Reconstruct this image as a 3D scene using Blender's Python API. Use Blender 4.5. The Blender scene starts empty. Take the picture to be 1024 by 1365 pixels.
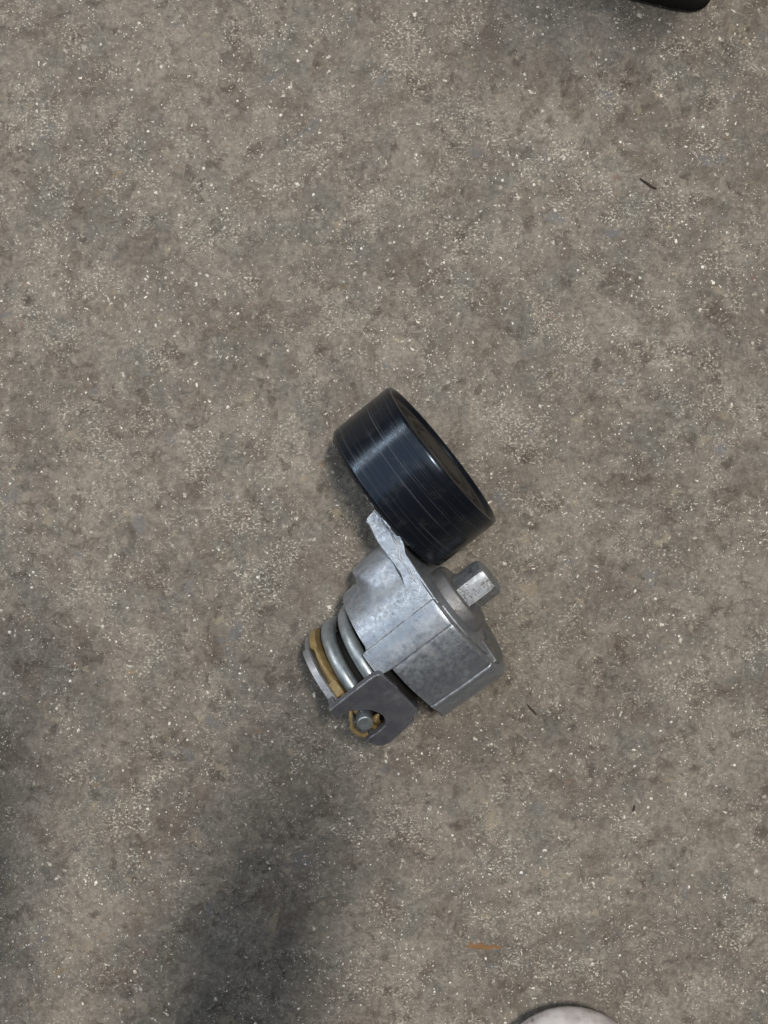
import bpy, bmesh, math, random
from mathutils import Vector, Matrix, noise
R = math.radians
sc = bpy.context.scene
col = sc.collection
random.seed(7)
MM = 0.001

# ------------------------------------------------------------------ camera, world, light
CAM_H = 0.4999
cd = bpy.data.cameras.new('camera'); cam = bpy.data.objects.new('camera', cd); col.objects.link(cam)
cam.location = (0, 0, CAM_H)
cd.sensor_fit = 'VERTICAL'; cd.sensor_height = 36.0
cd.lens = 36.0 * 1650.0 / 1365.0
cd.clip_start = 0.01; cd.clip_end = 100
sc.camera = cam

w = bpy.data.worlds.new('World'); sc.world = w; w.use_nodes = True
bg = w.node_tree.nodes['Background']
bg.inputs[0].default_value = (1.0, 0.95, 0.88, 1); bg.inputs[1].default_value = 0.05

def area(name, loc, target, sx, sy, power, color, along):
    """rectangular lamp at loc facing target, its long side (sy) running along a given direction"""
    d = bpy.data.lights.new(name, 'AREA'); d.shape = 'RECTANGLE'; d.size = sx; d.size_y = sy
    d.energy = power; d.color = color
    o = bpy.data.objects.new(name, d); col.objects.link(o); o.location = loc
    z = (Vector(loc) - Vector(target)).normalized(); y = Vector(along); y = (y - z * y.dot(z)).normalized(); x = y.cross(z)
    o.rotation_euler = Matrix((x, y, z)).transposed().to_euler()
    return o
# overhead workshop tube, high on the upper right
area('workshop_lamp', (0.26, 0.30, 2.4), (0, 0, 0), 0.11, 0.42, 50, (1.0, 0.945, 0.87), (0.28, 0.96, 0))
# wide bluish skylight above, towards the upper left
area('skylight', (-1.25, 0.60, 2.3), (0, 0, 0), 2.1, 2.8, 20, (0.68, 0.83, 1.0), (0.78, 0.62, 0))
# tube lamp far off to the upper left, low: the streak along the pulley
area('tube_lamp', (-2.41, 1.59, 1.50), (0, 0, 0.03), 0.09, 1.9, 30, (0.95, 0.98, 1.0), (0.78, 0.62, 0))

sc.view_settings.view_transform = 'Standard'; sc.view_settings.look = 'None'
sc.view_settings.exposure = 0.0; sc.view_settings.gamma = 1.0
try: sc.view_settings.use_curve_mapping = False
except Exception: pass

# ------------------------------------------------------------------ node helper
class NT:
    def __init__(s, name):
        s.m = bpy.data.materials.new(name); s.m.use_nodes = True
        s.t = s.m.node_tree; s.b = s.t.nodes['Principled BSDF']
        s.tc = s.t.nodes.new('ShaderNodeTexCoord')
        s.obj = s.tc.outputs['Object']
    def put(s, sock, v):
        if isinstance(v, bpy.types.NodeSocket): s.t.links.new(v, sock)
        elif isinstance(v, (tuple, list)) and len(v) == 3 and sock.type == 'RGBA': sock.default_value = (*v, 1)
        else: sock.default_value = v
    def n(s, typ, **kw):
        return s.t.nodes.new(typ)
    def scale(s, v, f, off=(0, 0, 0)):
        n = s.n('ShaderNodeMapping'); s.put(n.inputs['Vector'], v)
        n.inputs['Scale'].default_value = f if isinstance(f, (tuple, list)) else (f, f, f)
        n.inputs['Location'].default_value = off
        return n.outputs[0]
    def noise(s, v, sc_, detail=4, rough=0.55, dist=0, color=False):
        n = s.n('ShaderNodeTexNoise'); s.put(n.inputs['Vector'], v)
        n.inputs['Scale'].default_value = sc_; n.inputs['Detail'].default_value = detail
        n.inputs['Roughness'].default_value = rough; n.inputs['Distortion'].default_value = dist
        return n.outputs['Color' if color else 'Fac']
    def vor(s, v, sc_, out='Distance', rnd=1.0):
        n = s.n('ShaderNodeTexVoronoi'); s.put(n.inputs['Vector'], v)
        n.inputs['Scale'].default_value = sc_; n.inputs['Randomness'].default_value = rnd
        return n.outputs['Distance'], n.outputs['Color']
    def step(s, v, lo, hi, a=0.0, b=1.0):
        n = s.n('ShaderNodeMapRange'); n.interpolation_type = 'SMOOTHSTEP'
        s.put(n.inputs['Value'], v)
        for k, x in zip(('From Min', 'From Max', 'To Min', 'To Max'), (lo, hi, a, b)): n.inputs[k].default_value = x
        return n.outputs[0]
    def math(s, op, a, b=0.0):
        n = s.n('ShaderNodeMath'); n.operation = op; s.put(n.inputs[0], a); s.put(n.inputs[1], b); return n.outputs[0]
    def mul(s, a, b): return s.math('MULTIPLY', a, b)
    def add(s, a, b): return s.math('ADD', a, b)
    def mix(s, f, a, b, mode='MIX'):
        n = s.n('ShaderNodeMix'); n.data_type = 'RGBA'; n.blend_type = mode
        s.put(n.inputs[0], f); s.put(n.inputs[6], a); s.put(n.inputs[7], b); return n.outputs[2]
    def sep(s, v):
        n = s.n('ShaderNodeSeparateXYZ'); s.put(n.inputs[0], v); return n.outputs
    def bump(s, h, strength, dist):
        n = s.n('ShaderNodeBump'); n.inputs['Strength'].default_value = strength
        n.inputs['Distance'].default_value = dist; s.put(n.inputs['Height'], h); return n.outputs[0]
    def set(s, **kw):
        for k, v in kw.items(): s.put(s.b.inputs[k.replace('_', ' ')], v)

# ------------------------------------------------------------------ materials
def mat_concrete():
    t = NT('worn_concrete'); v = t.scale(t.obj, 1000.0)      # millimetres
    warp = t.noise(v, 0.10, 4, 0.65, color=True)
    vm = t.n('ShaderNodeVectorMath'); vm.operation = 'MULTIPLY_ADD'
    t.put(vm.inputs[0], warp); vm.inputs[1].default_value = (9, 9, 9); t.put(vm.inputs[2], v)
    vw = vm.outputs[0]
    def sh(x, y, k=1, b=vw): return t.scale(b, k, (x, y, 0))
    def thr(x, y, sc_, lo, hi, det=5, ro=0.62, b=vw, k=1): return t.step(t.noise(sh(x, y, k, b), sc_, det, ro), lo, hi)
    c = t.mix(thr(0, 0, 0.020, 0.38, 0.62), (0.145, 0.132, 0.115), (0.212, 0.193, 0.168))
    # grey-green and brown cement blotches
    c = t.mix(t.mul(thr(5, 9, 0.050, 0.48, 0.62), 0.60), c, (0.128, 0.127, 0.115))
    c = t.mix(t.mul(thr(31, 7, 0.070, 0.50, 0.63), 0.70), c, (0.128, 0.108, 0.090))
    c = t.mix(t.mul(thr(77, 20, 0.12, 0.52, 0.66), 0.65), c, (0.235, 0.215, 0.187))
    # small dark worn hollows
    dk = t.mul(thr(3, 90, 0.14, 0.53, 0.66), thr(13, 190, 0.05, 0.40, 0.58))
    c = t.mix(t.mul(dk, 0.62), c, (0.062, 0.051, 0.040))
    # middling mottle and fine grain
    g0 = t.noise(sh(8, 2), 0.42, 5, 0.70); g = t.noise(v, 0.95, 4, 0.75)
    c = t.mix(1.0, c, t.mix(t.step(g0, 0.33, 0.67), (0.76, 0.75, 0.74), (1.26, 1.25, 1.24)), 'MULTIPLY')
    c = t.mix(1.0, c, t.mix(t.step(g, 0.32, 0.68), (0.84, 0.84, 0.84), (1.16, 1.16, 1.16)), 'MULTIPLY')
    # pale scuffs: fine flakes gathered in loose clusters
    cl = t.add(t.mul(thr(55, 12, 0.075, 0.48, 0.60), thr(5, 112, 0.026, 0.40, 0.58)), 0.06)
    fl = t.step(t.noise(t.scale(v, (1, 1.2, 1), (5, 5, 0)), 0.85, 3, 0.62), 0.52, 0.64)
    scuff = t.math('MINIMUM', t.mul(cl, fl), 1.0)
    c = t.mix(t.mul(scuff, 0.85), c, (0.50, 0.47, 0.41))
    # thin curling scratches, pale and dark
    d = t.math('ABSOLUTE', t.math('SUBTRACT', t.noise(t.scale(vw, (1, 0.6, 1), (9, 3, 0)), 0.20, 3, 0.55), 0.5))
    ln = t.mul(t.step(d, 0.0, 0.012, 1.0, 0.0), thr(70, 0, 0.09, 0.54, 0.62, b=v))
    c = t.mix(t.mul(ln, 0.55), c, (0.38, 0.355, 0.31))
    d2 = t.math('ABSOLUTE', t.math('SUBTRACT', t.noise(t.scale(vw, (0.7, 1, 1), (19, 43, 0)), 0.16, 3, 0.55), 0.5))
    lk = t.mul(t.step(d2, 0.0, 0.010, 1.0, 0.0), thr(7, 60, 0.08, 0.55, 0.63, b=v))
    c = t.mix(t.mul(lk, 0.7), c, (0.055, 0.048, 0.042))
    # coloured stains
    for off, colr, lo, sc_ in (((11, 3), (0.23, 0.165, 0.085), 0.69, 0.10), ((80, 41), (0.138, 0.142, 0.155), 0.65, 0.065), ((140, 9), (0.21, 0.125, 0.10), 0.69, 0.11), ((60, 160), (0.29, 0.25, 0.185), 0.64, 0.08)):
        c = t.mix(t.mul(thr(off[0], off[1], sc_, lo, lo + 0.06, 4, 0.6), 0.60), c, colr)
    # aggregate grains: white dots of several sizes
    white = None
    for sc_, r, keep, off in ((0.34, 0.215, 0.58, 0), (0.17, 0.155, 0.46, 40), (0.75, 0.30, 0.60, 80), (1.2, 0.33, 0.67, 20)):
        vv = sh(off, off * 2)
        dist, cc = t.vor(vv, sc_)
        dist = t.add(dist, t.mul(t.math('SUBTRACT', t.noise(vv, 1.6, 2), 0.5), 0.22))
        sx = t.sep(cc)
        m_ = t.mul(t.step(dist, r * 0.6, r, 1.0, 0.0), t.step(sx[0], keep, keep + 0.02))
        m_ = t.mul(m_, t.step(sx[1], 0.0, 1.0, 0.15, 1.0))
        m_ = t.mul(m_, t.add(t.mul(thr(off, 30, 0.055, 0.46, 0.60, b=v), 0.92), 0.08))
        white = m_ if white is None else t.math('MAXIMUM', white, m_)
    c = t.mix(white, c, (0.80, 0.77, 0.70))
    # dark pits
    dist, cc = t.vor(sh(17, 5), 0.075)
    dist = t.add(dist, t.mul(t.math('SUBTRACT', t.noise(vw, 0.7, 4, 0.65), 0.5), 0.30))
    sx = t.sep(cc)
    pit = t.mul(t.step(dist, 0.02, 0.24, 1.0, 0.0), t.step(sx[0], 0.52, 0.56))
    c = t.mix(t.mul(pit, 0.60), c, (0.060, 0.051, 0.042))
    h = t.add(t.mul(g, 0.30), t.mul(g0, 0.55)); h = t.add(h, t.mul(t.noise(vw, 0.10, 4, 0.6), 1.2))
    h = t.add(h, t.mul(white, 0.12)); h = t.add(h, t.mul(pit, -0.5)); h = t.add(h, t.mul(dk, -0.4)); h = t.add(h, t.mul(lk, -0.15))
    c = t.mix(1.0, c, (1.065, 1.045, 1.02), 'MULTIPLY')
    t.set(Base_Color=c, Roughness=t.step(g, 0.3, 0.7, 0.60, 0.85), Normal=t.bump(h, 0.6, 0.0011))
    t.b.inputs['Specular IOR Level'].default_value = 0.35
    return t.m

def mat_cast(name='cast_aluminium', base=(0.42, 0.455, 0.50), dark=(0.15, 0.15, 0.145), rough=(0.36, 0.60), metal=0.85, dirt=0.5, edge=True, bump=0.25, wear=0.95):
    t = NT(name); v = t.scale(t.obj, 1000.0)
    a = t.noise(v, 0.22, 5, 0.65); b = t.noise(t.scale(v, 1, (20, 4, 9)), 0.9, 4, 0.7)
    c = t.mix(t.step(a, 0.36, 0.66), t.mix(1.0, base, (0.77, 0.79, 0.83), 'MULTIPLY'), base)
    spots = t.mul(t.step(b, 0.55, 0.70), t.step(t.noise(t.scale(v, 1, (3, 33, 5)), 0.14, 4, 0.6), 0.45, 0.62))
    c = t.mix(t.mul(spots, dirt), c, dark)
    if edge:                                             # rougher, dirtier skin near the front rim
        fx = t.step(t.sep(v)[0], -9.0, -2.5)
        spots = t.math('MAXIMUM', spots, t.mul(fx, t.mul(t.step(t.noise(t.scale(v, 1, (6, 2, 44)), 1.1, 5, 0.75), 0.50, 0.60), t.step(t.noise(t.scale(v, 1, (1, 77, 2)), 0.20, 3, 0.6), 0.42, 0.58))))
        c = t.mix(t.mul(spots, dirt), c, dark)
    grime = t.step(t.noise(t.scale(v, 1, (71, 3, 5)), 0.10, 5, 0.65), 0.56, 0.72)
    c = t.mix(t.mul(grime, dirt * 0.8), c, t.mix(1.0, dark, (0.9, 0.82, 0.7), 'MULTIPLY'))
    rg = t.step(t.noise(v, 0.5, 4, 0.65), 0.3, 0.7, rough[0], rough[1])
    if edge:
        bv = t.n('ShaderNodeBevel'); bv.samples = 4; bv.inputs['Radius'].default_value = 0.0007
        gm = t.n('ShaderNodeNewGeometry')
        dt = t.n('ShaderNodeVectorMath'); dt.operation = 'DOT_PRODUCT'
        t.put(dt.inputs[0], bv.outputs[0]); t.put(dt.inputs[1], gm.outputs['Normal'])
        e = t.mul(t.step(dt.outputs['Value'], 0.90, 0.992, 1.0, 0.0), t.step(t.noise(t.scale(v, 1, (8, 8, 1)), 0.55, 4, 0.7), 0.40, 0.58))
        c = t.mix(t.mul(e, wear), c, (0.78, 0.79, 0.81))
    fine = t.noise(v, 3.2, 4, 0.7)
    h = t.add(t.mul(a, 0.8), t.mul(fine, 0.35)); h = t.add(h, t.mul(spots, -0.3))
    t.set(Base_Color=c, Roughness=rg, Metallic=t.math('SUBTRACT', metal, t.mul(grime, 0.5)), Normal=t.bump(h, bump, 0.0005))
    return t.m

def mat_pulley():
    t = NT('black_pulley_plastic'); v = t.scale(t.obj, 1000.0)
    xyz = t.sep(v)
    # streaks run round the rim: noise that varies across the width and only slowly round it
    sv = t.scale(v, (1, 0.0022, 0.0022))
    a = t.noise(sv, 1.1, 5, 0.75); b = t.noise(t.scale(sv, 1, (40, 0, 0)), 3.0, 3, 0.7)
    fine = t.mul(t.step(a, 0.545, 0.65), t.mul(t.step(b, 0.40, 0.60), t.step(t.noise(t.scale(v, (0.8, 0.03, 0.03), (9, 1, 4)), 1.0, 4, 0.6), 0.36, 0.60)))
    c = t.mix(t.mul(fine, 0.55), (0.0058, 0.0074, 0.0112), (0.25, 0.26, 0.275))
    # dust
    du = t.mul(t.step(t.noise(v, 0.16, 5, 0.65), 0.50, 0.75), 0.10)
    c = t.mix(du, c, (0.12, 0.105, 0.085))
    rg = t.add(t.step(a, 0.3, 0.7, 0.17, 0.30), t.mul(du, 1.2))
    h = t.add(t.mul(a, 0.5), t.mul(b, 0.3))
    t.set(Base_Color=c, Roughness=rg, Normal=t.bump(h, 0.22, 0.00022))
    t.b.inputs['Specular IOR Level'].default_value = 0.42; t.put(t.b.inputs['Specular Tint'], (0.64, 0.80, 1.0))  # bluish tint, with the blue-black base, puts the skylight's sheen into the material
    return t.m

def mat_simple(name, c0, c1, sc_=0.3, rough=0.5, metal=0.0, bump=0.2, dirt=None, dscale=0.25, dlo=0.55):
    t = NT(name); v = t.scale(t.obj, 1000.0)
    a = t.noise(v, sc_, 5, 0.65)
    c = t.mix(t.step(a, 0.35, 0.65), c0, c1)
    if dirt:
        d = t.step(t.noise(t.scale(v, 1, (13, 4, 8)), dscale, 5, 0.7), dlo, dlo + 0.15)
        c = t.mix(t.mul(d, 0.8), c, dirt)
    t.set(Base_Color=c, Roughness=t.step(a, 0.3, 0.7, rough - 0.08, rough + 0.1), Metallic=metal,
          Normal=t.bump(t.add(a, t.mul(t.noise(v, 2.5, 3), 0.4)), bump, 0.0005))
    return t.m

M = {}
M['floor'] = mat_concrete()
M['cast'] = mat_cast()
M['worn'] = mat_cast('bright_worn_edge', (0.72, 0.73, 0.75), (0.35, 0.35, 0.36), (0.30, 0.5), 0.8, 0.6, False, 0.3)
M['castd'] = mat_cast('grimy_shaded_cast_aluminium', (0.27, 0.27, 0.27), (0.10, 0.09, 0.075), (0.48, 0.68), 0.7, 0.9, False, 0.35)
M['steel'] = mat_cast('zinc_spring_wire', (0.46, 0.50, 0.51), (0.10, 0.10, 0.095), (0.34, 0.50), 0.75, 0.5, False, 0.10)
M['plate'] = mat_cast('dark_steel_plate', (0.185, 0.187, 0.208), (0.13, 0.128, 0.138), (0.45, 0.58), 0.55, 0.45, True, 0.10, 0.55)
M['base'] = mat_cast('worn_base_steel', (0.42, 0.42, 0.42), (0.13, 0.125, 0.115), (0.40, 0.58), 0.8, 0.7, True, 0.2, 0.5)
M['stud'] = mat_cast('worn_stud_steel', (0.40, 0.42, 0.44), (0.11, 0.10, 0.085), (0.42, 0.60), 0.75, 1.0, True, 0.25)
M['pulley'] = mat_pulley()
M['web'] = mat_simple('dusty_black_plastic', (0.014, 0.0135, 0.0125), (0.032, 0.030, 0.026), 0.35, 0.58, 0, 0.3, (0.085, 0.080, 0.070), 0.6, 0.56)
M['bush'] = mat_simple('tan_nylon', (0.27, 0.185, 0.075), (0.345, 0.255, 0.118), 0.35, 0.42, 0, 0.3, (0.12, 0.08, 0.03), 0.25, 0.60)
M['black'] = mat_simple('black_rubber', (0.012, 0.012, 0.012), (0.022, 0.021, 0.020), 0.3, 0.6)
M['deep_black'] = mat_simple('deep_black_fill', (0.006, 0.006, 0.006), (0.012, 0.012, 0.011), 0.3, 0.9)  # near-black for the spring filler's painted shade and the added shadow block
M['shoe'] = mat_simple('white_scuffed_rubber', (0.47, 0.43, 0.42), (0.62, 0.58, 0.575), 0.16, 0.5, 0, 0.3, (0.13, 0.11, 0.09), 0.09, 0.54)
M['grit'] = mat_simple('pale_grit', (0.62, 0.59, 0.52), (0.82, 0.80, 0.75), 0.3, 0.7)
M['orange'] = mat_simple('orange_crayon', (0.175, 0.10, 0.045), (0.235, 0.12, 0.045), 0.5, 0.8)
M['dark'] = mat_simple('dark_splinter', (0.022, 0.016, 0.012), (0.05, 0.036, 0.026), 0.8, 0.7)

# ------------------------------------------------------------------ mesh helpers
def link(name, bm, mat, parent=None, angle=32):
    me = bpy.data.meshes.new(name)
    bmesh.ops.remove_doubles(bm, verts=bm.verts, dist=1e-7)
    bmesh.ops.recalc_face_normals(bm, faces=bm.faces)
    bm.to_mesh(me); bm.free()
    me.polygons.foreach_set('use_smooth', [True] * len(me.polygons))
    me.set_sharp_from_angle(angle=R(angle))
    me.materials.append(mat)
    o = bpy.data.objects.new(name, me); col.objects.link(o)
    if parent: o.parent = parent
    return o
def bevel(o, width, seg=2, angle=30):
    m = o.modifiers.new('bevel', 'BEVEL'); m.width = width * MM; m.segments = seg
    m.limit_method = 'ANGLE'; m.angle_limit = R(angle); m.harden_normals = False
    return o
def thing(name, label, cat, loc=(0, 0, 0), rot=(0, 0, 0), group=None):
    o = bpy.data.objects.new(name, None); col.objects.link(o); o.empty_display_size = 0.02
    o.location = loc; o.rotation_euler = rot; o['label'] = label; o['category'] = cat
    if group: o['group'] = group
    return o
def tag(o, label, cat, group=None):
    o['label'] = label; o['category'] = cat
    if group: o['group'] = group
    return o
def lathe(bm, prof, cy=0, cz=0, n=128, closed=False, rfun=None):
    rings = []
    for k, (x, r) in enumerate(prof):
        if r < 1e-6: rings.append([bm.verts.new((x * MM, cy * MM, cz * MM))]); continue
        ring = []
        for i in range(n):
            a = 2 * math.pi * i / n
            rr, xx = (r, x) if rfun is None else rfun(k, a, x, r)
            ring.append(bm.verts.new((xx * MM, (cy - rr * math.sin(a)) * MM, (cz + rr * math.cos(a)) * MM)))
        rings.append(ring)
    pairs = list(zip(rings, rings[1:])) + ([(rings[-1], rings[0])] if closed else [])
    for A, B in pairs:
        for i in range(n):
            j = (i + 1) % n
            if len(A) == 1 and len(B) == 1: continue
            if len(A) == 1: bm.faces.new((A[0], B[j], B[i]))
            elif len(B) == 1: bm.faces.new((A[i], A[j], B[0]))
            else: bm.faces.new((A[i], A[j], B[j], B[i]))
def prism(bm, pts, f0, f1):
    """closed outline pts; f0/f1 map a point to its two end positions in mm"""
    a = [bm.verts.new(Vector(f0(p)) * MM) for p in pts]; b = [bm.verts.new(Vector(f1(p)) * MM) for p in pts]
    n = len(pts)
    for i in range(n): bm.faces.new((a[i], a[(i + 1) % n], b[(i + 1) % n], b[i]))
    bm.faces.new(a[::-1]); bm.faces.new(b)
def tube(bm, path, r, n=16, cap=True):
    rings = []; P = [Vector(p) for p in path]; up = None
    for i, p in enumerate(P):
        tn = (P[min(i + 1, len(P) - 1)] - P[max(i - 1, 0)]).normalized()
        if up is None: up = tn.orthogonal().normalized()
        up = (up - tn * up.dot(tn)).normalized(); s = tn.cross(up)
        rr = r[i] if isinstance(r, (list, tuple)) else r
        rings.append([bm.verts.new((p + (up * math.cos(2 * math.pi * k / n) + s * math.sin(2 * math.pi * k / n)) * rr) * MM) for k in range(n)])
    for A, B in zip(rings, rings[1:]):
        for k in range(n): bm.faces.new((A[k], A[(k + 1) % n], B[(k + 1) % n], B[k]))
    if cap: bm.faces.new(rings[0][::-1]); bm.faces.new(rings[-1])

# ------------------------------------------------------------------ floor
bm = bmesh.new()
S = 3.0
vs = [bm.verts.new(p) for p in ((-S, -S, 0), (S, -S, 0), (S, S, 0), (-S, S, 0))]; bm.faces.new(vs)
o = link('floor', bm, M['floor']); o['kind'] = 'structure'; o['label'] = 'worn grey brown concrete floor flecked with white grit'

# ------------------------------------------------------------------ the belt tensioner
TILT = 9.5; AZ = math.degrees(math.atan2(0.62, 0.785))
ten = thing('belt_tensioner', 'grey cast metal belt tensioner with black pulley lying on the concrete floor', 'belt tensioner',
            (0.02683, -0.03449, 0.0349), (0, -R(TILT), R(AZ)))
PY, PZ = 47.0, -3.0

# --- cast housing: a cup with pads and ribs along its length
def th_list():
    s = set(range(-180, 180, 3))
    for c in (-17, 4, 52, 58): s |= {c - 1.1, c - 0.5, c, c + 0.5, c + 1.1}
    return sorted(s)
def sst(x, a, b):
    t_ = min(1, max(0, (x - a) / (b - a))); return t_ * t_ * (3 - 2 * t_)
def body_r(th, x):
    r = 29.0 + 1.0 * (x + 30) / 30
    r += 5.0 * sst(-th, 44, 76) * (1 - sst(-th, 108, 140)) * sst(x, -23.4, -21.8 + 7 * (1 - sst(-th, 52, 78)))    # side lug
    r += 0.55 * (sst(th, -17.6, -16.9) - sst(th, 3.4, 4.4))          # flat pad
    r -= 0.55 * math.exp(-((th + 17.6) / 0.55) ** 2) + 0.45 * math.exp(-((th - 4.3) / 0.7) ** 2)
    if 4 < th < 52:                                                   # shallow flat between the ribs
        r = r * 0.72 + 0.28 * (r * math.cos(R(24)) / math.cos(R(th - 28))) - 0.0
    r += 0.6 * (sst(th, 51.2, 52.4) - sst(th, 57.6, 59)) + 0.55 * sst(th, 57, 62) * (1 - sst(th, 150, 175))
    if th > 52: r += 1.6 * sst(th, 52, 95) * (1 - sst(th, 150, 178))
    return r
def body_back(th):
    b = -31.0
    b += -2.4 * (sst(th, -19, -16) - sst(th, 1.5, 4.5)) + 3.2 * (sst(th, 1.5, 4.5) - sst(th, 70, 90))
    b += 1.5 * sst(th, 56, 60) * (1 - sst(th, 70, 90)) * 0
    return b
bm = bmesh.new()
TH = th_list(); rings = []
def ring(xf, rf):
    return [bm.verts.new((xf(t_) * MM, -rf(t_) * math.sin(R(t_)) * MM, rf(t_) * math.cos(R(t_)) * MM)) for t_ in TH]
rings.append(ring(lambda t_: -8, lambda t_: 24.6))
rings.append(ring(lambda t_: body_back(t_) + 0.4, lambda t_: 24.6))
rings.append(ring(lambda t_: body_back(t_), lambda t_: 25.2))
rings.append(ring(lambda t_: body_back(t_), lambda t_: body_r(t_, -30) - 0.6))
rings.append(ring(lambda t_: body_back(t_) + 0.25, lambda t_: body_r(t_, -30) - 0.15))
for k in range(1, 45):
    f_ = k / 44
    rings.append(ring(lambda t_: body_back(t_) * (1 - f_) + 0.7 * (1 - f_) - 1.3 * f_ * (1 + 0.8 * sst(t_, 46, 62) * (1 - sst(t_, 140, 170))), lambda t_: body_r(t_, body_back(t_) * (1 - f_))))
def rk(t_): return 1 + 1.6 * sst(t_, 46, 62) * (1 - sst(t_, 140, 170))     # the lower right rim is more rounded
rings.append(ring(lambda t_: -0.55 * rk(t_), lambda t_: body_r(t_, 0) - 0.15 * rk(t_)))
rings.append(ring(lambda t_: -0.12 * rk(t_), lambda t_: body_r(t_, 0) - 0.6 * rk(t_)))
rings.append(ring(lambda t_: 0, lambda t_: body_r(t_, 0) - 1.2 * rk(t_)))
rings.append(ring(lambda t_: 0, lambda t_: 26.2))
for x_, r_ in ((-0.5, 25.4), (-1.8, 24.4), (-2.6, 23.2), (-3.0, 20), (-4.2, 18.6), (-4.4, 15.0)):
    rings.append(ring(lambda t_: x_, lambda t_: r_))
for A, B in zip(rings, rings[1:]):
    for i in range(len(TH)):
        j = (i + 1) % len(TH); bm.faces.new((A[i], A[j], B[j], B[i]))
bm.faces.new(rings[0]); bm.faces.new(rings[-1][::-1])
for v in bm.verts:                                                    # slightly uneven casting
    q = v.co * 1000
    v.co += v.normal * 0 + Vector(noise.noise_vector(q * 0.09)) * 0.00018
housing = link('housing', bm, M['cast'], ten, 28)
housing.data.materials.append(M['castd'])
for p in housing.data.polygons:
    c_ = p.center * 1000
    if c_.x > -4.6 and math.hypot(c_.y, c_.z) < 25.6: p.material_index = 1  # recess round the boss takes the darker metal, its shade put into the colour

# raised sector of the front face, lower right, with its crisp step
bm = bmesh.new(); pts = []
for a in range(62, 150, 4): pts.append((-27.6 * math.sin(R(a)), 27.6 * math.cos(R(a))))
for a in range(146, 58, -4): pts.append((-17.5 * math.sin(R(a)), 17.5 * math.cos(R(a))))
prism(bm, pts, lambda p: (-2.6, p[0], p[1]), lambda p: (1.3, p[0], p[1]))
bevel(link('face_pad', bm, M['castd'], ten), 0.5, 2)

# --- arm from the housing to the pulley
def hull(r1, c1, r2, c2, n1=26, n2=16):
    d = math.hypot(c2[0] - c1[0], c2[1] - c1[1]); base = math.atan2(c2[1] - c1[1], c2[0] - c1[0]); al = math.acos((r1 - r2) / d)
    out = []
    for k in range(n2 + 1):
        a = base - al + 2 * al * k / n2; out.append((c2[0] + r2 * math.cos(a), c2[1] + r2 * math.sin(a)))
    for k in range(n1 + 1):
        a = base + al + (2 * math.pi - 2 * al) * k / n1; out.append((c1[0] + r1 * math.cos(a), c1[1] + r1 * math.sin(a)))
    return out
def subdiv(pts, step=3.0):
    out = []
    for i, p in enumerate(pts):
        q = pts[(i + 1) % len(pts)]; L = math.hypot(q[0] - p[0], q[1] - p[1]); n = max(1, int(L / step))
        for k in range(n): out.append((p[0] + (q[0] - p[0]) * k / n, p[1] + (q[1] - p[1]) * k / n))
    return out
bm = bmesh.new()
pts = subdiv(hull(29.4, (0, 0), 13.0, (PY - 2, PZ)), 0.8)
def lerp_tab(tab, y):
    if y <= tab[0][0]: return tab[0][1]
    for (a, u), (b, v_) in zip(tab, tab[1:]):
        if y <= b: return u + (v_ - u) * sst(y, a, b)
    return tab[-1][1]
def arm_back(p): return lerp_tab([(2, -17), (9, -12.5), (13.5, -9.2), (18, -6.6), (23, -5.3), (36, -5.9), (45.2, -5.0), (45.9, 0.2)], p[0])
def arm_front(p): return lerp_tab([(20, 0.45), (26.5, 0.45), (32.5, 2.6)], p[0])
pts = [p if p[0] > 6 else (p[0] * 0.8, p[1] * 0.85) for p in pts]
prism(bm, pts, lambda p: (arm_back(p), p[0], p[1]), lambda p: (arm_front(p), p[0], p[1]))
arm = bevel(link('tensioner_arm', bm, M['cast'], ten, 40), 0.7, 3)
# thin end boss behind the pulley
bm = bmesh.new(); lathe(bm, [(0.2, 0), (0.2, 15.2), (0.7, 15.8), (1.4, 15.8), (2.0, 15.2), (2.0, 9), (3.4, 8.6), (3.4, 0)], PY, PZ, 64)
link('pulley_mount', bm, M['cast'], ten)
# parting line: a raised crest along the arm's front top edge
bm = bmesh.new()
path = [(0.2, 46 - k * 1.9, 0) for k in range(19)]
def arm_top(y):
    d = math.hypot(PY - 2, PZ); base = math.atan2(PZ, PY - 2); al = math.acos((29.4 - 13.0) / d); na = base + al
    # tangent line n.(p) = 29.4
    return (29.4 - y * math.cos(na)) / math.sin(na)
tube(bm, [(arm_front((y, 0)) - 2.6 + 0.25 * math.sin(y * 0.9), y, arm_top(y) - 0.05 + 0.15 * math.sin(y)) for _, y, _ in path], [0.40 + 0.10 * math.sin(k * 2.1) for k in range(19)], 8)
link('flash_line', bm, M['worn'], ten)
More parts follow.
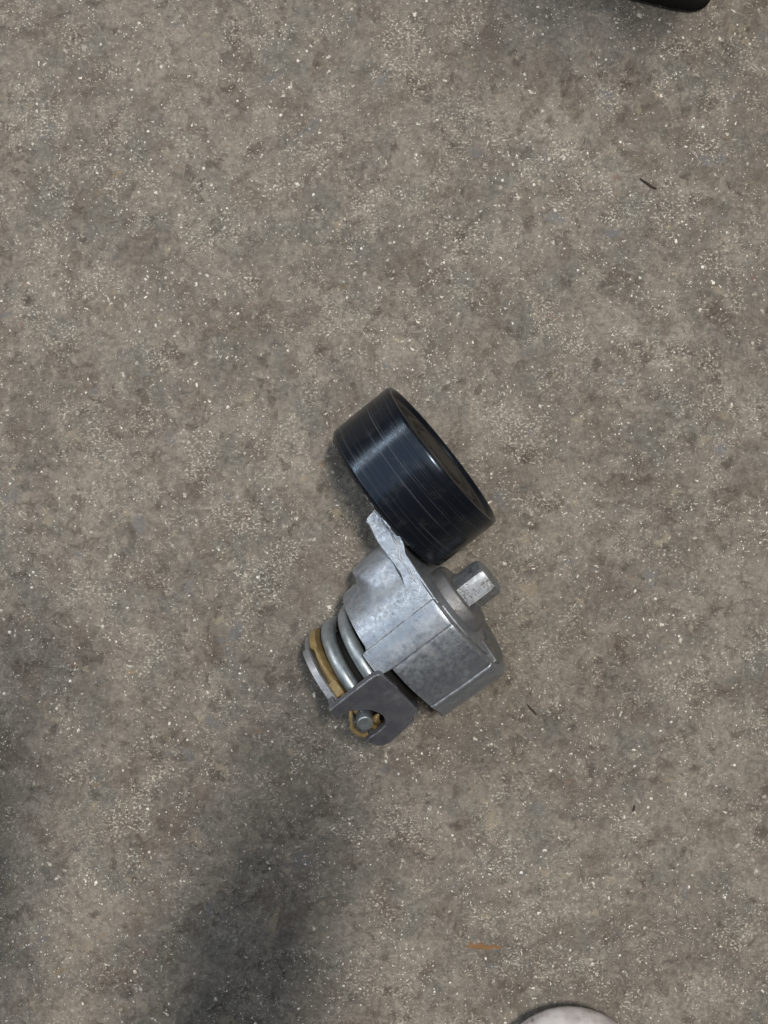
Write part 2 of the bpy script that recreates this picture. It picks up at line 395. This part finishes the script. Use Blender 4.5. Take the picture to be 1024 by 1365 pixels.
# --- boss and hex stud
bm = bmesh.new(); lathe(bm, [(-4.6, 0), (-4.6, 15.6), (-1.9, 14.9), (-0.5, 14.2), (3.6, 13.8), (4.6, 13.4), (5.1, 12.6), (5.2, 11.2), (4.7, 10.4), (4.6, 0)], 0.8, 0, 72)
link('boss', bm, M['castd'], ten)
bm = bmesh.new()
prof = [(4.0, 1.0), (15.2, 1.0), (16.6, 0.90), (17.2, 0.78), (17.2, 0)]
hexr = 7.9
rr = []
for x, s_ in prof:
    if s_ == 0: rr.append([bm.verts.new((x * MM, 0.8 * MM, 0))]); continue
    rg = []
    for k in range(6):
        for j in range(6):
            a0, a1 = R(60 * k + 30 + 2), R(60 * (k + 1) + 30 + 2); f_ = j / 6
            p = Vector((math.sin(a0), math.cos(a0))) * (1 - f_) + Vector((math.sin(a1), math.cos(a1))) * f_
            p *= hexr
            lim = 7.75 if x < 15.5 else 7.8 * s_
            if p.length > lim: p *= lim / p.length
            if x > 15.5: p *= 1.0
            rg.append(bm.verts.new((x * MM, (0.8 - p.x) * MM, p.y * MM)))
    rr.append(rg)
for A, B in zip(rr, rr[1:]):
    for i in range(36):
        j = (i + 1) % 36
        if len(B) == 1: bm.faces.new((A[i], A[j], B[0]))
        else: bm.faces.new((A[i], A[j], B[j], B[i]))
link('hex_stud', bm, M['stud'], ten, 20)

# --- pulley
bm = bmesh.new()
prof = [(6.0, 27.0), (4.2, 28.5), (3.6, 30.4), (3.7, 31.4), (4.2, 31.9), (4.7, 32.15), (5.6, 32.3), (8, 32.34), (17, 32.4), (26.5, 32.36), (29.6, 32.3), (30.3, 32.2), (30.9, 31.9), (31.2, 31.0), (31.1, 30.4), (30.6, 30.0), (27.2, 29.4), (26.8, 28.6)]
lathe(bm, prof, 0, 0, 192)
pul = link('pulley', bm, M['pulley'], ten, 40); pul.location = (0, PY * MM, PZ * MM)
def child_of_pulley(name, prof, mat, n=128, rfun=None):
    b_ = bmesh.new(); lathe(b_, prof, 0, 0, n, rfun=rfun); return link(name, b_, mat, pul, 35)
child_of_pulley('web_disc', [(5, 29.6), (29.3, 29.6), (29.5, 28.6), (29.5, 25.4), (29.2, 24.8), (27.8, 24.2), (27.6, 20.6), (28.2, 19.9), (29.6, 19.4), (29.9, 18.6), (29.8, 16.8), (28.6, 16.2), (28.2, 14), (28.0, 0)], M['web'])
child_of_pulley('dust_cap', [(26.0, 12.6), (29.6, 12.4), (30.3, 11.6), (30.5, 9.0), (30.3, 3), (30.2, 0)], M['web'], 72)
rnd = random.Random(3)
chips = [rnd.random() for _ in range(96)]
def chipf(k, a, x, r):
    c = chips[int(a / (2 * math.pi) * 96) % 96]
    return (r - (0.9 * c if k in (1, 2) else 0), x + (0.5 * c if k in (1, 2) else 0))
child_of_pulley('rear_seal', [(8, 20), (2.7, 30.2), (3.0, 30.9), (4.4, 31.2)], M['black'], 288, chipf)

# --- coil spring with its tang
bm = bmesh.new(); path = []
rc, rw, pitch = 22.4, 2.75, 8.2
th0 = 20.0
for k in range(0, 76):
    th = th0 - k * 8.0; x = -45.6 + pitch * (k * 8.0) / 360
    path.append((x, -rc * math.sin(R(th)), rc * math.cos(R(th))))
tang = []
for k in range(7):
    r_ = 31.6 - k * 1.3; th = th0 + 1.8
    tang.append((-48.0 + 0.05 * k, -r_ * math.sin(R(th)), r_ * math.cos(R(th))))
tube(bm, path, rw, 20)
spring = link('coil_spring', bm, M['steel'], ten, 50)
bm = bmesh.new()
tube(bm, [tang[0], tang[0]] and [(Vector(tang[0]) * 1.0), Vector(tang[0]) * 1.0 + (Vector(tang[1]) - Vector(tang[0])) * 0.25] + [Vector(p) for p in tang[1:]], [2.55, 2.9] + [2.9] * 6, 24)
link('spring_tang', bm, M['steel'], spring, 30)
# black filler added inside the spring, its colour standing in for shade between coils
bm = bmesh.new(); lathe(bm, [(-53, 0), (-53, 19), (-9, 19), (-9, 0)], 0, 0, 64)
link('spring_gap_fill', bm, M['deep_black'], ten)

# --- base disc
bm = bmesh.new()
def base_f(k, a, x, r):
    d = math.degrees(a); d = d if d < 180 else d - 360
    # ground flat facet on the upper left, rounder dark shoulder beyond it
    f_ = sst(d, -62, -58) * (1 - sst(d, 60, 70))
    cut = 7.0 * sst(d, 8, 14) * (1 - sst(d, 62, 70))
    return r - (0.9 * (1 - f_) + cut) * (1 if k in (1, 2, 3, 4) else 0), x + (0.9 * (1 - f_) if k in (0, 1, 2) else 0)
lathe(bm, [(-54.6, 0), (-54.6, 24.9), (-54.2, 25.5), (-51.8, 25.6), (-51.3, 25.1), (-51.3, 0)], 0, 0, 180, rfun=base_f)
base = link('base_disc', bm, M['base'], ten, 30)

# --- tan bushing with an uneven outer flange
bm = bmesh.new()
def bush_f(k, a, x, r):
    d = math.degrees(a); d = d if d < 180 else d - 360
    lift = sst(d, -62, -56) * (1 - sst(d, -30, -10))          # flange drifts forward past the step
    wav = 0.35 * math.sin(d * 0.35) + 0.25 * math.sin(d * 0.83 + 1)
    if k in (2, 3, 4): return r + 0.15 * wav, x + 0.25 * wav - 1.0 * (1 - sst(d, -58, -50)) + (0.6 * sst(d, -20, -12) if k == 4 else 0)
    return r, x
lathe(bm, [(-51.25, 18), (-51.2, 22.2), (-50.0, 22.3), (-49.7, 25.1), (-48.7, 25.3), (-48.3, 24.6), (-48.1, 18)], 0, 0, 180, rfun=bush_f)
bush = link('bushing', bm, M['bush'], ten, 30)
# the squared end of the flange beside the clamp plate
bm = bmesh.new()
prism(bm, [(-51.2, 24.6), (-47.9, 24.6), (-47.7, 26.2), (-51.0, 26.2)], lambda p: (p[0], -p[1] * math.sin(R(-16)), p[1] * math.cos(R(-16))), lambda p: (p[0], -p[1] * math.sin(R(-3)), p[1] * math.cos(R(-3))))
bevel(link('bushing_tab', bm, M['bush'], bush, 30), 0.4, 2)

# --- clamp plate folded forward from the base, slotted for the spring tang
TP = 28.0
nrm = Vector((0, -math.sin(R(TP)), math.cos(R(TP)))); tan = Vector((0, -math.cos(R(TP)), -math.sin(R(TP))))
def on_plate(x, t_, d): return Vector((x, 0, 0)) + nrm * d + tan * t_
SLOT = [(-54.6, -10.4), (-51.6, -10.3), (-48.7, -9.4), (-46.2, -7.4), (-43.9, -5.0), (-42.4, -1.6), (-42.1, 0.9), (-42.7, 3.0), (-44.3, 4.5), (-48.2, 4.9), (-52.0, 4.5), (-54.6, 4.2)]
PL = [(-54.6, -15.4), (-36.0, -15.6), (-33.2, -15.5), (-31.8, -14.9), (-31.1, -13.4), (-30.9, -8.0), (-30.6, -5.2), (-31.2, -4.6), (-31.2, 0.5), (-31.4, 7.2), (-31.8, 8.2), (-33.4, 8.9), (-34.8, 8.7), (-35.2, 9.4), (-34.9, 10.3), (-36.2, 10.9), (-44.8, 11.8), (-47.8, 12.0), (-50.2, 11.4), (-51.8, 9.8), (-52.8, 7.2), (-53.6, 5.4)] + SLOT[::-1][1:]
bm = bmesh.new()
prism(bm, PL, lambda p: on_plate(p[0], p[1], 25.9), lambda p: on_plate(p[0], p[1], 28.7))
plate = bevel(link('clamp_plate', bm, M['plate'], ten, 30), 0.35, 2)
# the fold that joins the plate to the base disc, either side of the slot
for t0, t1 in ((-14.6, -10.6), (4.8, 6.6)):
    bm = bmesh.new()
    prism(bm, [(t0, 15.0), (t1, 15.0), (t1, 26.0), (t0, 26.0)], lambda p: on_plate(-54.5, p[0], p[1]), lambda p: on_plate(-52.0, p[0], p[1]))
    bevel(link('fold', bm, M['plate'], plate, 30), 0.3, 2)
# tan shreds of the bushing round the tang
bm = bmesh.new()
tube(bm, [on_plate(-49.0, -9.8, 28.0), on_plate(-49.9, -8.6, 28.9), on_plate(-51.2, -7.0, 29.0), on_plate(-52.2, -5.2, 28.8), on_plate(-53.3, -4.0, 28.8), on_plate(-53.6, -1.8, 28.6), on_plate(-53.5, 0.6, 28.4), on_plate(-53.0, 2.6, 28.0), on_plate(-51.6, 3.6, 27.2)], [0.5, 0.75, 0.7, 0.62, 0.85, 0.9, 0.85, 0.95, 0.8], 10)
tube(bm, [on_plate(-46.2, 1.8, 25.6), on_plate(-44.8, 0.9, 26.2), on_plate(-43.5, 0.6, 26.0)], [1.3, 1.1, 0.4], 10)
tube(bm, [on_plate(-51.2, 1.9, 26.2), on_plate(-49.2, 2.5, 26.0), on_plate(-47.8, 2.2, 25.4)], [0.8, 1.1, 0.8], 10)
link('bushing_shred', bm, M['bush'], bush, 40)

# ------------------------------------------------------------------ loose things on the floor
def floor_pt(px, py, z=0.0):
    k = (CAM_H - z) / 1650.0
    return Vector(((px - 512) * k, (682.5 - py) * k, z))
def sliver(name, pts, r, mat, label, cat):
    P = [floor_pt(*p) * 1000 for p in pts]; c0 = P[len(P) // 2].copy(); c0.z = 0
    b_ = bmesh.new()
    n = len(P); rad = [r * (0.45 + 0.55 * math.sin(math.pi * (k + 0.35) / n)) for k in range(n)]
    tube(b_, [p - c0 + Vector((0, 0, r * 0.8)) for p in P], rad, 7)
    o_ = link(name, b_, mat, None, 50); o_.location = c0 * MM; tag(o_, label, cat); return o_
sliver('splinter', [(853, 238), (858, 242), (863, 245), (868, 249), (875, 252)], 0.55, M['dark'], 'longest thin dark splinter lying on the upper right floor', 'splinter')
sliver('rubber_shaving', [(703, 939), (707, 944), (711, 948), (715, 953)], 0.42, M['dark'], 'short dark curved rubber shaving on floor right of the tensioner housing', 'shaving')
sliver('metal_chip', [(846, 1073), (845, 1077), (844, 1081)], 0.45, M['dark'], 'tiny upright dark chip on the lower right floor', 'chip')
# orange crayon mark
bm = bmesh.new(); rnd = random.Random(5); c0 = floor_pt(645, 1262) * 1000
for k in range(64):                                     # a smear of thin flakes, thinning to the right
    f_ = rnd.random(); x_ = -6.6 + 13.2 * f_ + rnd.gauss(0, .25)
    y_ = 0.45 - 0.7 * f_ + rnd.gauss(0, 0.62) * (1 - 0.35 * f_); L_ = rnd.uniform(.35, 1.6); w_ = rnd.uniform(.18, .62)
    p_ = [(x_ + L_ * math.cos(q) * rnd.uniform(.7, 1.2), y_ + w_ * math.sin(q) * rnd.uniform(.6, 1.3)) for q in [2 * math.pi * m_ / 9 for m_ in range(9)]]
    zt = 0.02 + 0.03 * rnd.random()
    prism(bm, p_, lambda p: (p[0], p[1], -0.02), lambda p: (p[0], p[1], zt))
o = link('crayon_mark', bm, M['orange'], None, 20); o.location = c0 * MM
tag(o, 'short orange brown crayon mark on the floor near the lower edge', 'crayon mark')

# tall black block added at the top edge to cast the corner shadow
mf = thing('shade_block', 'black block added at the top right edge to shade the floor', 'shade block', floor_pt(862, -102), (0, 0, R(-14)))
def block_prof(name, rows, mat):
    b_ = bmesh.new(); rr_ = []
    for z_, sx_, sy_ in rows:
        rg_ = []
        for k_ in range(48):
            a_ = 2 * math.pi * k_ / 48; c_, s_ = math.cos(a_), math.sin(a_)
            rg_.append(b_.verts.new((math.copysign(abs(c_) ** 0.35, c_) * sx_ * MM, math.copysign(abs(s_) ** 0.35, s_) * sy_ * MM, z_ * MM)))
        rr_.append(rg_)
    for A_, B_ in zip(rr_, rr_[1:]):
        for k_ in range(48): b_.faces.new((A_[k_], A_[(k_ + 1) % 48], B_[(k_ + 1) % 48], B_[k_]))
    b_.faces.new(rr_[0][::-1]); b_.faces.new(rr_[-1]); return link(name, b_, mat, mf, 40)
block_prof('block_base', [(0, 31, 29), (2, 33.5, 31.5), (6, 34, 32), (10, 33.5, 31.5), (14, 32.5, 30), (17, 31, 28)], M['deep_black'])
block_prof('block_post', [(17, 31, 28), (330, 31, 28)], M['deep_black'])

# grit: pale grains lying about, too many to count
bm = bmesh.new(); rnd = random.Random(11)
def grain(bm, x, y, r):
    k = [bm.verts.new((x + r * rnd.uniform(.7, 1.25) * math.cos(a), y + r * rnd.uniform(.7, 1.25) * math.sin(a), r * rnd.uniform(-.1, .25))) for a in [rnd.uniform(0, .4) + j * math.pi * 2 / 6 for j in range(6)]]
    tp = bm.verts.new((x + r * .1, y, r * rnd.uniform(.45, .8)))
    for j in range(6): bm.faces.new((k[j], k[(j + 1) % 6], tp))
cnt = 0
while cnt < 3600:
    x, y = rnd.uniform(-0.17, 0.17), rnd.uniform(-0.225, 0.225)
    d = noise.noise(Vector((x * 22, y * 22, 3.1))) + 0.5 * noise.noise(Vector((x * 60, y * 60, 8.1)))
    if rnd.random() > 0.35 + 0.9 * d: continue
    r = 0.00016 + 0.00022 * rnd.random() ** 2 + (0.00050 * rnd.random() if rnd.random() < 0.08 else 0)
    grain(bm, x, y, r); cnt += 1
me = bpy.data.meshes.new('grit'); bm.to_mesh(me); bm.free(); me.materials.append(M['grit'])
o = bpy.data.objects.new('grit', me); col.objects.link(o); o['kind'] = 'stuff'; o['label'] = 'pale sand grains scattered over the floor'

# ------------------------------------------------------------------ shoe, toe just inside the lower edge
sh = thing('shoe', 'white scuffed rubber toe of a shoe at the bottom edge of the floor', 'shoe', (0.0735, -0.2312, 0))
def shoe_outline(s, n=48):
    out = []
    for k in range(n):
        a = 2 * math.pi * k / n; cx, sy = math.cos(a), math.sin(a)
        y = 36 * sy if sy > 0 else 215 * sy
        wd = 33 if sy > 0 else 33 + 6 * math.sin(-sy * math.pi) - 4 * sy * sy
        out.append((wd * cx * s, y - (1 - s) * 0 if sy < 0 else y * s))
    return out
SHZ = [(6.0, 0.80), (6.6, 0.90), (9, 0.98), (12, 1.0), (15, 0.985), (19, 0.94), (23, 0.84), (26, 0.68), (28, 0.45), (29, 0.2)]
bm = bmesh.new(); rings = []
for z, s in SHZ: rings.append([bm.verts.new((p[0] * MM, p[1] * MM, z * MM)) for p in shoe_outline(s)])
for A, B in zip(rings, rings[1:]):
    for i in range(48): bm.faces.new((A[i], A[(i + 1) % 48], B[(i + 1) % 48], B[i]))
bm.faces.new(rings[0][::-1]); bm.faces.new(rings[-1])
link('toe_cap', bm, M['shoe'], sh, 50)

# ------------------------------------------------------------------ unseen bars added overhead to cast the shadow bands
def beam(name, a, b, wd, ht, z, label):
    A, B = Vector((*a, z)), Vector((*b, z)); d = (B - A).normalized(); sd = Vector((-d.y, d.x, 0))
    th_ = thing(name, label, 'shade bar', A); 
    bm_ = bmesh.new(); sec = [(-1, 0), (1, 0), (1, 1), (-1, 1)]
    rings_ = []
    for f_ in (0.0, 0.5, 1.0):
        k_ = 1 - 0.12 * f_
        rings_.append([bm_.verts.new((B - A) * f_ + sd * (u * wd / 2 * k_) + Vector((0, 0, q * ht))) for u, q in sec])
    for P_, Q_ in zip(rings_, rings_[1:]):
        for i_ in range(4): bm_.faces.new((P_[i_], P_[(i_ + 1) % 4], Q_[(i_ + 1) % 4], Q_[i_]))
    bm_.faces.new(rings_[0][::-1]); bm_.faces.new(rings_[-1])
    bevel(link('beam', bm_, M['black'], th_), 6, 2)
    bm_ = bmesh.new(); lathe(bm_, [(0, 0), (0, 22), (10, 24), (14, 24), (14, 0)], 0, 0, 32)
    o_ = link('pad', bm_, M['black'], th_); o_.rotation_euler = (0, -R(90), 0); o_.location = (B - A) * 0.96 + Vector((0, 0, ht))
    return th_
LAMP = Vector((0.26, 0.30, 2.4))
def shade_at(px, py, z):          # where a beam at height z must stand to shade that spot of floor
    g_ = floor_pt(px, py); return tuple((g_ + (LAMP - g_) * (z / LAMP.z))[:2])
beam('shade_bar', shade_at(205, 1750, 0.62), shade_at(420, 1010, 0.62), 0.052, 0.05, 0.62, 'unseen dark bar added to shade the floor below the tensioner')
beam('shade_bar', shade_at(-200, 1750, 0.62), shade_at(-10, 960, 0.62), 0.052, 0.05, 0.62, 'unseen dark bar added to shade the floor along the left edge')
